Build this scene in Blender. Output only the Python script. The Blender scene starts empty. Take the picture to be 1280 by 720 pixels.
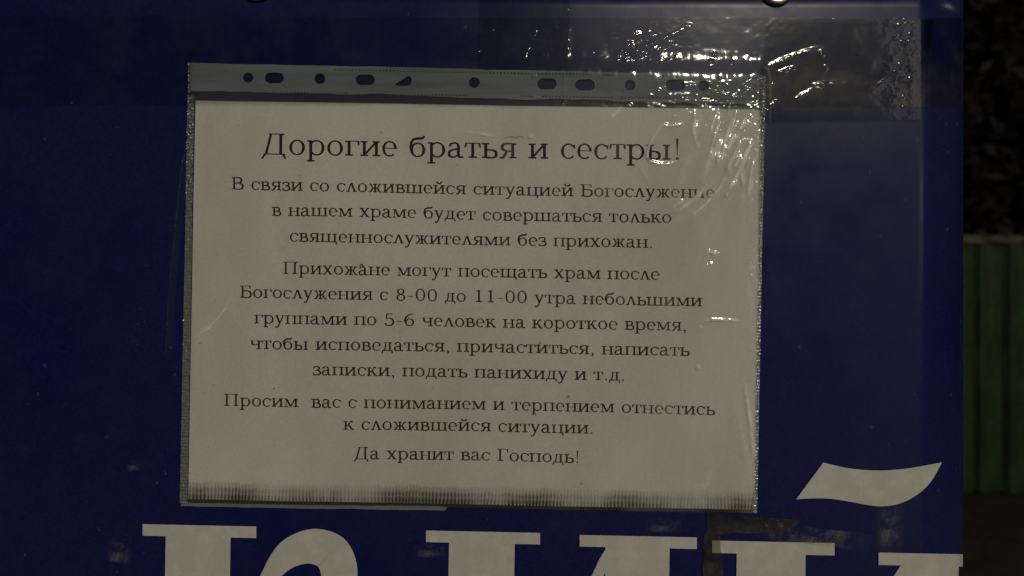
import bpy, math, random
import numpy as np
from math import radians as R, sin, cos, pi
random.seed(7); rng = np.random.default_rng(7)
scene = bpy.context.scene
col = scene.collection

# ------------------------------------------------------------------ camera
S = 0.00042            # metres of banner per photograph pixel
D = 0.403              # camera to banner
EYE = 1.40             # camera height over the ground
cam_d = bpy.data.cameras.new('camera'); cam = bpy.data.objects.new('camera', cam_d); col.objects.link(cam)
cam.location = (0, -D, EYE); cam.rotation_euler = (R(90), 0, 0)
cam_d.sensor_width = 36; cam_d.lens = 36 * D / (1280 * S)
cam_d.clip_start = 0.02; cam_d.clip_end = 400
cam_d.dof.use_dof = True; cam_d.dof.focus_distance = D; cam_d.dof.aperture_fstop = 8
scene.camera = cam

# ------------------------------------------------------------------ night sky
w = bpy.data.worlds.new('World'); scene.world = w; w.use_nodes = True
wn = w.node_tree.nodes; wl = w.node_tree.links
bg = wn['Background']; sky = wn.new('ShaderNodeTexSky'); sky.sky_type = 'NISHITA'; sky.sun_disc = False
sky.sun_elevation = R(-4); sky.sun_rotation = R(200)
wl.new(sky.outputs[0], bg.inputs[0]); bg.inputs[1].default_value = 0.012

# ------------------------------------------------------------------ street lamp and added lights
def lamp(name, kind, loc, power, colour, **kw):
    d = bpy.data.lights.new(name, kind); o = bpy.data.objects.new(name, d); col.objects.link(o)
    o.location = loc; d.energy = power; d.color = colour
    for k, v in kw.items(): setattr(d, k, v)
    return o
def mirror_of(px, py, dist):
    """the place of a lamp whose reflection in the flat banner shows at that point"""
    f = (dist + D) / D
    return ((px - 640) * S * f, -dist, EYE + (360 - py) * S * f)
lamp('street_lamp_light', 'POINT', mirror_of(920, -95, 6.0), 665, (1.0, .92, .755), shadow_soft_size=.13)
tall = lamp('sheen_fill_light', 'AREA', mirror_of(1135, 340, 3.0), 1.9, (1.0, .90, .78), shape='RECTANGLE', size=.36, size_y=2.6)  # unseen light added for the sheen towards the banner's right edge
dirv = tall.location - cam.location
tall.rotation_euler = (-(dirv)).to_track_quat('-Z', 'Y').to_euler()
lamp('glint_fill_light', 'POINT', mirror_of(1400, 215, 6.0), 85, (1.0, .93, .80), shadow_soft_size=.10)  # small light added so that upright film creases glint
far = lamp('fence_fill_light', 'POINT', (6.0, 1.0, 4.5), 22, (1.0, .86, .60), shadow_soft_size=.1)  # unseen light on the fence and hedge

vs = scene.view_settings; vs.view_transform = 'Standard'; vs.look = 'None'; vs.gamma = 1; vs.exposure = 0
scene.cycles.max_bounces = 8; scene.cycles.transparent_max_bounces = 24
scene.cycles.use_denoising = True

# ------------------------------------------------------------------ material helpers
def mat(name):
    m = bpy.data.materials.new(name); m.use_nodes = True
    nt = m.node_tree
    return m, nt, nt.nodes['Principled BSDF'], nt.nodes['Material Output']
def N(nt, t, **kw):
    n = nt.nodes.new(t)
    for k, v in kw.items():
        if k.startswith('i_'):
            key = k[2:]
            n.inputs[int(key) if key.isdigit() else key.replace('_', ' ')].default_value = v
        else: setattr(n, k, v)
    return n
def L(nt, a, b): nt.links.new(a, b)
def noise(nt, scale, detail=4, rough=.55, vec=None, stretch=None, dim='3D'):
    tc = N(nt, 'ShaderNodeTexCoord'); n = N(nt, 'ShaderNodeTexNoise'); n.noise_dimensions = dim
    n.inputs['Scale'].default_value = scale; n.inputs['Detail'].default_value = detail; n.inputs['Roughness'].default_value = rough
    src = tc.outputs['Object']
    if stretch:
        mp = N(nt, 'ShaderNodeMapping'); mp.inputs['Scale'].default_value = stretch; L(nt, src, mp.inputs[0]); src = mp.outputs[0]
    L(nt, src, n.inputs['Vector']); return n.outputs['Fac']
def ramp(nt, fac, stops):
    r = N(nt, 'ShaderNodeValToRGB'); e = r.color_ramp.elements
    while len(e) < len(stops): e.new(.5)
    for k, (p, c) in enumerate(stops):
        e[k].position = p; e[k].color = c if len(c) == 4 else (*c, 1)
    L(nt, fac, r.inputs[0]); return r.outputs[0]
def g(v): return (v, v, v)
def math_(nt, op, a, b=None):
    n = N(nt, 'ShaderNodeMath', operation=op)
    for k, v in enumerate((a, b)):
        if v is None: continue
        if isinstance(v, (int, float)): n.inputs[k].default_value = v
        else: L(nt, v, n.inputs[k])
    return n.outputs[0]
def mix_c(nt, fac, a, b, blend='MIX'):
    n = N(nt, 'ShaderNodeMix', data_type='RGBA', blend_type=blend)
    if isinstance(fac, (int, float)): n.inputs[0].default_value = fac
    else: L(nt, fac, n.inputs[0])
    for k, v in ((6, a), (7, b)):
        if isinstance(v, tuple): n.inputs[k].default_value = v if len(v) == 4 else (*v, 1)
        else: L(nt, v, n.inputs[k])
    return n.outputs[2]
def bump(nt, h, strength, dist, normal=None):
    b = N(nt, 'ShaderNodeBump'); b.inputs['Strength'].default_value = strength; b.inputs['Distance'].default_value = dist
    L(nt, h, b.inputs['Height'])
    if normal: L(nt, normal, b.inputs['Normal'])
    return b.outputs[0]

# vinyl of the banner: blue print on a woven base, faint scuffs
def vinyl(name, base, dirt, rough=.42, spec=.5, grain=.62):
    m, nt, p, o = mat(name)
    n1 = noise(nt, 9, 5, .6); n2 = noise(nt, 90, 4, .7)
    f = ramp(nt, n1, [(.35, g(0)), (.75, g(1))])
    c = mix_c(nt, f, base, dirt)
    f2 = ramp(nt, n2, [(.45, g(.86)), (.7, g(1.0))])
    c = mix_c(nt, 1.0, c, f2, 'MULTIPLY')
    c = mix_c(nt, 1.0, c, ramp(nt, noise(nt, 750, 2, .8), [(.3, g(grain)), (.7, g(1.0))]), 'MULTIPLY')
    c = mix_c(nt, ramp(nt, noise(nt, 210, 2, .5), [(.0, g(.5)), (.235, g(.5)), (.27, g(0))]), c, (.10, .10, .11))
    L(nt, c, p.inputs['Base Color'])
    # weave
    tc = N(nt, 'ShaderNodeTexCoord'); wv = []
    for d in ('X', 'Z'):
        x = N(nt, 'ShaderNodeTexWave', wave_type='BANDS', bands_direction=d); x.inputs['Scale'].default_value = 480
        L(nt, tc.outputs['Object'], x.inputs[0]); wv.append(x.outputs['Fac'])
    wsum = math_(nt, 'ADD', wv[0], wv[1])
    b1 = bump(nt, wsum, .03, .0001)
    b2 = bump(nt, noise(nt, 14, 3, .5), .10, .004, b1)
    L(nt, b2, p.inputs['Normal'])
    L(nt, ramp(nt, noise(nt, 30, 4, .6), [(.3, g(rough - .05)), (.7, g(rough + .08))]), p.inputs['Roughness'])
    p.inputs['Specular IOR Level'].default_value = spec
    return m
M_BLUE = vinyl('blue_vinyl', (.0115, .0155, .118), (.020, .025, .108), .29, .19)
M_WHITE = vinyl('white_print', (.65, .635, .595), (.61, .59, .55), .5, .3, .93)

# paper
m, nt, p, o = mat('paper'); M_PAPER = m
c = mix_c(nt, ramp(nt, noise(nt, 12, 5, .6, stretch=(1.3, 1, .6)), [(.32, g(0)), (.68, g(1))]), (.72, .71, .68), (.585, .57, .53))  # broad mottling: stains, with uneven shading put into the colour
c = mix_c(nt, ramp(nt, noise(nt, 700, 3, .8), [(.35, g(.25)), (.65, g(0))]), c, (.50, .49, .46))
sp = ramp(nt, noise(nt, 130, 2, .5), [(.0, g(1)), (.235, g(1)), (.26, g(0))])
c = mix_c(nt, sp, c, (.30, .28, .24))
c = mix_c(nt, 1.0, c, ramp(nt, noise(nt, 600, 2, .8), [(.3, g(.90)), (.7, g(1.0))]), 'MULTIPLY')
L(nt, c, p.inputs['Base Color']); p.inputs['Roughness'].default_value = .8; p.inputs['Specular IOR Level'].default_value = .2
L(nt, bump(nt, noise(nt, 20, 4, .5, stretch=(1.6, 1, .5)), .5, .002), p.inputs['Normal'])
# ink
m, nt, p, o = mat('ink'); M_INK = m
L(nt, ramp(nt, noise(nt, 900, 3, .7), [(.3, (.008, .008, .007)), (.75, (.022, .020, .017))]), p.inputs['Base Color'])
p.inputs['Roughness'].default_value = .7; p.inputs['Specular IOR Level'].default_value = .2

def clear_film(name, rough=.09, spec=1.0, milk=.03, milk_col=(.5, .52, .48), milk_mask=None, tint=(.97, .97, .96), bump_fn=None):
    """transparent plastic: lets light through, a coat that mirrors and a little milkiness"""
    m, nt, p, o = mat(name); nt.nodes.remove(p)
    tr = N(nt, 'ShaderNodeBsdfTransparent'); tr.inputs[0].default_value = (*tint, 1)
    gl = N(nt, 'ShaderNodeBsdfGlossy'); gl.inputs['Roughness'].default_value = rough
    df = N(nt, 'ShaderNodeBsdfDiffuse'); df.inputs[0].default_value = (*milk_col, 1)
    nrm = bump_fn(nt) if bump_fn else None
    fr = N(nt, 'ShaderNodeFresnel'); fr.inputs[0].default_value = 1.5
    if nrm: L(nt, nrm, gl.inputs['Normal']); L(nt, nrm, fr.inputs['Normal'])
    m1 = N(nt, 'ShaderNodeMixShader'); L(nt, tr.outputs[0], m1.inputs[1]); L(nt, df.outputs[0], m1.inputs[2])
    if milk_mask: L(nt, milk_mask(nt), m1.inputs[0])
    else: m1.inputs[0].default_value = milk
    m2 = N(nt, 'ShaderNodeMixShader'); L(nt, math_(nt, 'MINIMUM', math_(nt, 'MULTIPLY', fr.outputs[0], spec), .30), m2.inputs[0])
    L(nt, m1.outputs[0], m2.inputs[1]); L(nt, gl.outputs[0], m2.inputs[2])
    L(nt, m2.outputs[0], o.inputs['Surface']); return m

def film_bump(nt):
    a = noise(nt, 55, 3, .6, stretch=(1.3, 1, .7)); b = noise(nt, 260, 2, .5)
    return bump(nt, b, .05, .0004, bump(nt, a, .06, .003))
def stress_sheen(nt):
    at = N(nt, 'ShaderNodeAttribute', attribute_name='stress_sheen'); return math_(nt, 'ADD', at.outputs['Fac'], .008)
M_FILM = clear_film('clear_film', .085, 1.0, .03, milk_col=(.95, .93, .88), milk_mask=stress_sheen, bump_fn=film_bump)
def strip_milk(nt):
    a = ramp(nt, noise(nt, 40, 4, .6, stretch=(.25, 1, 2.2)), [(.3, g(.27)), (.7, g(.57))])
    return a
M_STRIP = clear_film('milky_film', .10, 1.0, milk_col=(.50, .545, .545), milk_mask=strip_milk, bump_fn=film_bump)
M_GAP = clear_film('grey_film', .14, 1.0, milk=.10, milk_col=(.46, .42, .42), bump_fn=film_bump)
def bead_bump(nt): return bump(nt, noise(nt, 900, 2, .6), .35, .0005)
M_SEAM = clear_film('weld_film', .18, 2.2, milk=.36, milk_col=(.46, .50, .45), bump_fn=bead_bump)
M_EDGE = clear_film('edge_film', .2, 2.0, milk=.42, milk_col=(.40, .48, .46), bump_fn=bead_bump)

# adhesive tape: darkens the vinyl under it, cloudy where it has lifted
def tape_mat(name, lo, hi, scale, milk_max, milk_col, tint, rough=.09, spec=.7, stretch=(1, 1, 1), fine=.4, attr=True):
    def mask(nt):
        a = ramp(nt, noise(nt, scale, 6, .62, stretch=stretch), [(lo, g(0)), (hi, g(1))])
        b = ramp(nt, noise(nt, scale * 9, 3, .6), [(.4, g(1 - fine)), (.6, g(1))])
        v = math_(nt, 'MULTIPLY', a, b)
        if attr:
            at = N(nt, 'ShaderNodeAttribute', attribute_name='cloudy'); v = math_(nt, 'MULTIPLY', v, at.outputs['Fac'])
        return math_(nt, 'MULTIPLY', v, milk_max)
    def bf(nt): return bump(nt, noise(nt, 170, 4, .6), .03, .0006, bump(nt, noise(nt, 30, 4, .6), .03, .004))
    return clear_film(name, rough, spec, milk_col=milk_col, milk_mask=mask, tint=tint, bump_fn=bf)
M_TAPE = tape_mat('clear_tape', .47, .56, 20, .13, (.42, .38, .27), (.84, .86, .85))
M_TAPE_OLD = tape_mat('brown_tape', .35, .6, 40, .14, (.40, .34, .20), (.70, .68, .58), fine=.3, attr=False)
M_RESIDUE = tape_mat('adhesive_residue', .44, .66, 110, .34, (.40, .37, .36), (.97, .97, .97), rough=.5, spec=.2, fine=.5)

m, nt, p, o = mat('eyelet_metal'); M_METAL = m
L(nt, ramp(nt, noise(nt, 300, 3, .6), [(.3, (.45, .42, .34)), (.7, (.75, .72, .62))]), p.inputs['Base Color'])
p.inputs['Metallic'].default_value = 1; p.inputs['Roughness'].default_value = .32
m, nt, p, o = mat('frame_metal'); M_FRAME = m
L(nt, ramp(nt, noise(nt, 30, 3, .6), [(.3, (.10, .10, .10)), (.7, (.20, .19, .18))]), p.inputs['Base Color'])
p.inputs['Metallic'].default_value = .8; p.inputs['Roughness'].default_value = .5

# grime caught in the weld of the sleeve
m, nt, p, o = mat('seam_grime'); M_GRIME = m
nt.nodes.remove(p)
tc = N(nt, 'ShaderNodeUVMap'); sx = N(nt, 'ShaderNodeSeparateXYZ'); L(nt, tc.outputs[0], sx.inputs[0])
jit = noise(nt, 60, 2, .5); hgt = noise(nt, 130, 3, .7, stretch=(1, 1, .1))
u = math_(nt, 'ADD', sx.outputs[0], math_(nt, 'MULTIPLY', jit, 1.6)); v = math_(nt, 'MULTIPLY', sx.outputs[1], math_(nt, 'ADD', math_(nt, 'MULTIPLY', hgt, .45), .82))
tick = math_(nt, 'POWER', math_(nt, 'ABSOLUTE', math_(nt, 'COSINE', math_(nt, 'MULTIPLY', u, pi))), 2.2)
row = math_(nt, 'ABSOLUTE', math_(nt, 'COSINE', math_(nt, 'MULTIPLY', v, pi * 3.5)))
row = math_(nt, 'ADD', math_(nt, 'MULTIPLY', row, .35), .65)
blot = ramp(nt, noise(nt, 22, 4, .6, stretch=(1, 1, .4)), [(.38, g(.12)), (.58, g(1))])
fall = ramp(nt, v, [(0, g(1)), (.25, g(.9)), (.55, g(.6)), (.95, g(0))])
a = math_(nt, 'MULTIPLY', math_(nt, 'MULTIPLY', math_(nt, 'ADD', math_(nt, 'MULTIPLY', tick, .6), .4), row), math_(nt, 'MULTIPLY', blot, fall))
base = math_(nt, 'MULTIPLY', ramp(nt, v, [(0, g(1)), (.10, g(.85)), (.2, g(0))]), math_(nt, 'ADD', math_(nt, 'MULTIPLY', tick, .6), .15))
a = math_(nt, 'MINIMUM', math_(nt, 'ADD', math_(nt, 'MULTIPLY', a, 1.15), base), .92)
tr = N(nt, 'ShaderNodeBsdfTransparent'); df = N(nt, 'ShaderNodeBsdfDiffuse'); df.inputs[0].default_value = (.045, .042, .03, 1)
mx = N(nt, 'ShaderNodeMixShader'); L(nt, a, mx.inputs[0]); L(nt, tr.outputs[0], mx.inputs[1]); L(nt, df.outputs[0], mx.inputs[2])
L(nt, mx.outputs[0], o.inputs['Surface'])
m, nt, p, o = mat('grime_dots'); M_DOT = m
p.inputs['Base Color'].default_value = (.03, .032, .03, 1); p.inputs['Roughness'].default_value = .8
nn = noise(nt, 40, 3, .6); L(nt, ramp(nt, nn, [(.4, (.05, .055, .05)), (.6, (.22, .24, .22))]), p.inputs['Base Color'])
m, nt, p, o = mat('smudge'); M_SMUDGE = m
L(nt, ramp(nt, noise(nt, 200, 3, .6), [(.4, (.20, .18, .14)), (.7, (.35, .32, .26))]), p.inputs['Base Color']); p.inputs['Roughness'].default_value = .9

# ------------------------------------------------------------------ object helpers
def tag(o, label=None, cat=None, group=None, kind=None):
    for k, v in (('label', label), ('category', cat), ('group', group), ('kind', kind)):
        if v: o[k] = v
    return o
def empty(name, loc, label, cat, group=None):
    o = bpy.data.objects.new(name, None); col.objects.link(o); o.location = loc; o.empty_display_size = .05
    return tag(o, label, cat, group)
def link(name, V, F, m, parent=None, smooth=False):
    """world coordinates in; a child keeps them"""
    V = np.asarray(V, float)
    me = bpy.data.meshes.new(name)
    off = np.zeros(3)
    o = bpy.data.objects.new(name, me)
    if parent is not None:
        pr = parent; off = np.array(pr.location)
        while pr.parent: pr = pr.parent; off = off + np.array(pr.location)
        o.parent = parent
    else:
        off = V.mean(0); o.location = off
    me.from_pydata((V - off).tolist(), [], [tuple(int(i) for i in f) for f in F])
    me.materials.append(m); me.validate(); me.update()
    if smooth: me.polygons.foreach_set('use_smooth', [True] * len(me.polygons))
    col.objects.link(o); return o
def grid_faces(nx, ny, keep=None):
    F = []
    for j in range(ny - 1):
        for i in range(nx - 1):
            if keep is None or keep[j, i]:
                a = j * nx + i; F.append((a, a + 1, a + nx + 1, a + nx))
    return F
def box_vf(x0, x1, y0, y1, z0, z1):
    V = [(x, y, z) for x in (x0, x1) for y in (y0, y1) for z in (z0, z1)]
    return V, [(0, 1, 3, 2), (4, 6, 7, 5), (0, 4, 5, 1), (2, 3, 7, 6), (0, 2, 6, 4), (1, 5, 7, 3)]
def value_noise(x, z, scale, seed, octaves=3):
    r = np.random.default_rng(seed); out = 0; amp = 1; tot = 0
    for k in range(octaves):
        tab = r.random((64, 64)) * 2 - 1
        X = x / scale * 2 ** k + 17.3; Z = z / scale * 2 ** k + 5.1
        i = np.floor(X).astype(int); j = np.floor(Z).astype(int); fx = X - i; fz = Z - j
        fx = fx * fx * (3 - 2 * fx); fz = fz * fz * (3 - 2 * fz); i %= 64; j %= 64; i2 = (i + 1) % 64; j2 = (j + 1) % 64
        v = (tab[i, j] * (1 - fx) + tab[i2, j] * fx) * (1 - fz) + (tab[i, j2] * (1 - fx) + tab[i2, j2] * fx) * fz
        out = out + v * amp; tot += amp; amp *= .5
    return out / tot

# ------------------------------------------------------------------ the banner's surface: flat, then rolled back round its frame at the right
ds = .0005
s_tab = np.arange(-.55, .32, ds)
def turn(s):          # angle by which the vinyl turns back, by arc length from the photograph's centre
    a = np.interp(s, [.145, .185, .2130, .2135, .2170, .280, .290], [0, R(-.8), R(-1.0), R(1), R(14), R(76), R(90)])
    return np.where(s > .29, R(90), a)
th = turn(s_tab); X_tab = np.zeros_like(s_tab); Y_tab = np.zeros_like(s_tab)
X_tab[1:] = np.cumsum(np.cos(th[:-1]) * ds); X_tab += -.55
Y_tab[1:] = np.cumsum(np.sin(th[:-1]) * ds)
def ban(s, z, off=0.):
    """point on the vinyl at arc length s and height z over the camera axis, lifted by off"""
    s = np.asarray(s, float); t = turn(s)
    x = np.interp(s, s_tab, X_tab) + off * np.sin(t); y = np.interp(s, s_tab, Y_tab) - off * np.cos(t)
    return np.stack([x, y, z + EYE + 0 * s], -1)
pr_x = X_tab * D / (D + Y_tab); kmax = int(np.argmax(pr_x))
print('silhouette px', 640 + pr_x[kmax] / S, 'fold px', 640 + np.interp(.2155, s_tab, pr_x) / S)
def s_of(px): return np.interp((np.asarray(px, float) - 640) * S, pr_x[:kmax + 1], s_tab[:kmax + 1])
def z_of(px, py):
    s = s_of(px); y = np.interp(s, s_tab, Y_tab); return (360 - np.asarray(py, float)) * S * (D + y) / D
def on_ban(px, py, off=0.): return ban(s_of(px), z_of(px, py), off)

def patch(name, corners, nx, ny, off, m, parent=None, warp=0, hfn=None, mask=None, attr=None, smooth=True, attr_name='cloudy'):
    """a sheet on the banner between four corners (photograph px): TL TR BR BL"""
    TL, TR, BR, BL = [np.array(c, float) for c in corners]
    u, v = np.meshgrid(np.linspace(0, 1, nx), np.linspace(0, 1, ny))
    P = (TL * (1 - u)[..., None] + TR * u[..., None]) * (1 - v)[..., None] + (BL * (1 - u)[..., None] + BR * u[..., None]) * v[..., None]
    if warp:
        P[..., 1] += warp * value_noise(P[..., 0], P[..., 0] * 0 + 3 * v, 22, nx, 4); P[..., 0] += warp * .7 * value_noise(P[..., 1], P[..., 1] * 0 + 3 * u, 9, ny, 3)
    h = hfn(P[..., 0], P[..., 1]) if hfn else 0
    V = on_ban(P[..., 0], P[..., 1], off + h).reshape(-1, 3)
    keep = mask(P[..., 0], P[..., 1]) if mask else None
    o = link(name, V, grid_faces(nx, ny, keep), m, parent, smooth)
    if attr:
        a = o.data.attributes.new(attr_name, 'FLOAT', 'POINT'); a.data.foreach_set('value', attr(P[..., 0], P[..., 1]).ravel().astype(np.float32))
    return o

# ================================================================== SETTING
def ground():
    m, nt, p, o = mat('dark_earth')
    L(nt, ramp(nt, noise(nt, 6, 6, .65), [(.3, (.035, .028, .018)), (.7, (.085, .068, .045))]), p.inputs['Base Color'])
    p.inputs['Roughness'].default_value = .9; L(nt, bump(nt, noise(nt, 25, 5, .6), .6, .03), p.inputs['Normal'])
    V = []; n = 60; xs = np.linspace(-60, 60, n); ys = np.linspace(-30, 90, n)
    Xg, Yg = np.meshgrid(xs, ys); Z = value_noise(Xg, Yg, 4, 3) * .04
    V = np.stack([Xg, Yg, Z], -1).reshape(-1, 3)
    o = link('ground', V, grid_faces(n, n), m, None, True); tag(o, 'dark bare earth in front of the green fence', None, None, 'structure')
ground()

# green profiled metal fence, about five metres away
FY = 4.75
def fence():
    m, nt, p, o = mat('green_sheet_metal')
    c = ramp(nt, noise(nt, 5, 6, .65, stretch=(2.5, 1, .5)), [(.30, (.016, .016, .008)), (.45, (.018, .050, .013)), (.60, (.028, .075, .018)), (.75, (.040, .060, .030))])
    c = mix_c(nt, ramp(nt, noise(nt, 22, 5, .7, stretch=(1, 1, .35)), [(.55, g(0)), (.66, g(1))]), c, (.05, .028, .014))
    L(nt, c, p.inputs['Base Color']); L(nt, bump(nt, noise(nt, 6, 4, .6), .6, .03), p.inputs['Normal'])
    p.inputs['Roughness'].default_value = .55
    M1 = m
    m, nt, p, o = mat('rusty_rail'); L(nt, ramp(nt, noise(nt, 9, 5, .65), [(.4, (.02, .016, .010)), (.62, (.22, .16, .09))]), p.inputs['Base Color']); p.inputs['Roughness'].default_value = .7
    M2 = m
    root = empty('metal_fence', (4.0, FY, 0), 'dark green profiled metal fence with a tan top rail beyond the banner edge', 'fence')
    top = EYE + .30; bot = .03
    # one profiled sheet: a raised rib, a flat, and a folded edge
    wd = .20; prof = [(0, 0), (.012, .0), (.022, -.030), (.092, -.030), (.102, 0), (.186, 0), (.188, .012), (.198, .012)]
    V = []; F = []
    nz = 5
    for k in range(nz):
        z = bot + (top - bot) * k / (nz - 1)
        for (x, y) in prof: V.append((x, y, z))
    n = len(prof)
    for k in range(nz - 1):
        for i in range(n - 1): F.append((k * n + i, k * n + i + 1, (k + 1) * n + i + 1, (k + 1) * n + i))
    # thickness
    nv = len(V); V += [(x, y + .003, z) for (x, y, z) in V]; F += [tuple(i + nv for i in reversed(f)) for f in F]
    me = None
    x = 1.70; k = 0
    while x < 8.2:
        if me is None:
            o = link('fence_sheet', np.array(V) + np.array([x, FY, 0]), F, M1, root); me = o.data
            base = np.array([x, 0, 0]); base_o = o
        else:
            o = base_o.copy(); col.objects.link(o); o.parent = root
            o.location = (x - base[0], random.uniform(-.004, .004), random.uniform(-.008, .008))
        x += wd; k += 1
    for z in (top + .018,):
        Vb, Fb = box_vf(1.66, 8.25, FY - .055, FY + .04, z - .018, z + .030); r = link('top_rail', Vb, Fb, M2, root)
    Vb, Fb = box_vf(1.70, 8.2, FY + .02, FY + .06, .45, .49); link('back_rail', Vb, Fb, M2, root)
    for px in (1.69, 4.2, 6.7):
        Vb, Fb = box_vf(px - .03, px + .03, FY + .062, FY + .12, 0, top + .02); link('post', Vb, Fb, M2, root)
fence()

# a dark hedge behind the fence: many small leaves round a mass of twigs
def hedge():
    m, nt, p, o = mat('dark_leaves')
    L(nt, ramp(nt, noise(nt, 3, 5, .65), [(.3, (.016, .013, .007)), (.7, (.030, .024, .012))]), p.inputs['Base Color']); p.inputs['Roughness'].default_value = .7
    n = 16000
    V = np.zeros((n * 4, 3)); c = np.zeros((n, 3))
    c[:, 0] = rng.uniform(1.6, 11, n); c[:, 1] = rng.uniform(FY + .6, FY + 2.2, n)
    hmax = 5.2 + .5 * np.sin(c[:, 0] * 2.1) + .3 * np.sin(c[:, 0] * 5.3)
    c[:, 2] = rng.uniform(0.2, 1, n) ** .8 * hmax
    d1 = rng.normal(size=(n, 3)); d1 /= np.linalg.norm(d1, axis=1)[:, None]
    d2 = np.cross(d1, rng.normal(size=(n, 3))); d2 /= np.linalg.norm(d2, axis=1)[:, None]
    a = rng.uniform(.05, .12, n)[:, None]; b = a * .5
    V[0::4] = c - d1 * a; V[1::4] = c + d2 * b; V[2::4] = c + d1 * a; V[3::4] = c - d2 * b
    F = [(4 * i, 4 * i + 1, 4 * i + 2, 4 * i + 3) for i in range(n)]
    o = link('hedge', V, F, m)
    tag(o, 'tall dark brown hedge rising behind the green metal fence', 'hedge', None, 'stuff')
hedge()

# ================================================================== BANNER
banner = empty('banner', (0, 0, EYE - .2), 'royal blue vinyl banner with huge white letters, its right edge rolled back', 'banner')
ZT = (360 + 22) * S; ZB = -.62
def build_banner():
    ss = np.concatenate([np.linspace(-.55, .14, 60), np.linspace(.145, .295, 100), np.linspace(.298, .318, 4)])
    zz = np.linspace(ZT, ZB, 60)
    Sg, Zg = np.meshgrid(ss, zz)
    h = value_noise(Sg, Zg, .16, 11, 2) * .0010 * np.clip((.17 - Sg) / .05, 0, 1)
    front = ban(Sg, Zg, -.0006 + 0 * h).reshape(-1, 3); back = ban(Sg, Zg, -.0014).reshape(-1, 3)
    nx, ny = len(ss), len(zz); n = nx * ny
    F = grid_faces(nx, ny); V = np.concatenate([front, back])
    F2 = [tuple(i + n for i in reversed(f)) for f in F]
    rim = [j * nx for j in range(ny)]; rim2 = [j * nx + nx - 1 for j in range(ny)]
    F3 = [(rim[j], rim[j + 1], rim[j + 1] + n, rim[j] + n) for j in range(ny - 1)] + [(rim2[j + 1], rim2[j], rim2[j] + n, rim2[j + 1] + n) for j in range(ny - 1)]
    F3 += [(i + 1, i, i + n, i + 1 + n) for i in range(nx - 1)]
    link('vinyl_sheet', V, F + F2 + F3, M_BLUE, banner, True)
build_banner()

# eyelets along the top hem: a rolled metal ring on the vinyl
def eyelet(px, py, r=.0064):
    V = []; F = []; nu, nv = 36, 10; c = on_ban(px, py)
    for i in range(nu):
        a = 2 * pi * i / nu
        for j in range(nv):
            b = 2 * pi * j / nv
            rr = r + .0023 * cos(b); V.append((c[0] + rr * cos(a), c[1] - .0004 - .0013 * (sin(b) + .3), c[2] + rr * sin(a)))
    for i in range(nu):
        for j in range(nv):
            F.append((i * nv + j, ((i + 1) % nu) * nv + j, ((i + 1) % nu) * nv + (j + 1) % nv, i * nv + (j + 1) % nv))
    link('eyelet', V, F, M_METAL, banner, True)
eyelet(971, -13.0); eyelet(321, -18.2); eyelet(-330, -22)
# frame tubes behind
for x0, x1, y0, y1, z0, z1 in ((.19, .23, .012, .052, .0, EYE + ZT), (-.53, -.49, .012, .052, .0, EYE + ZT), (-.489, .189, .012, .052, EYE + ZT - .06, EYE + ZT - .02)):
    Vb, Fb = box_vf(x0, x1, y0, y1, z0, z1); link('frame_tube', Vb, Fb, M_FRAME, banner)

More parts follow.
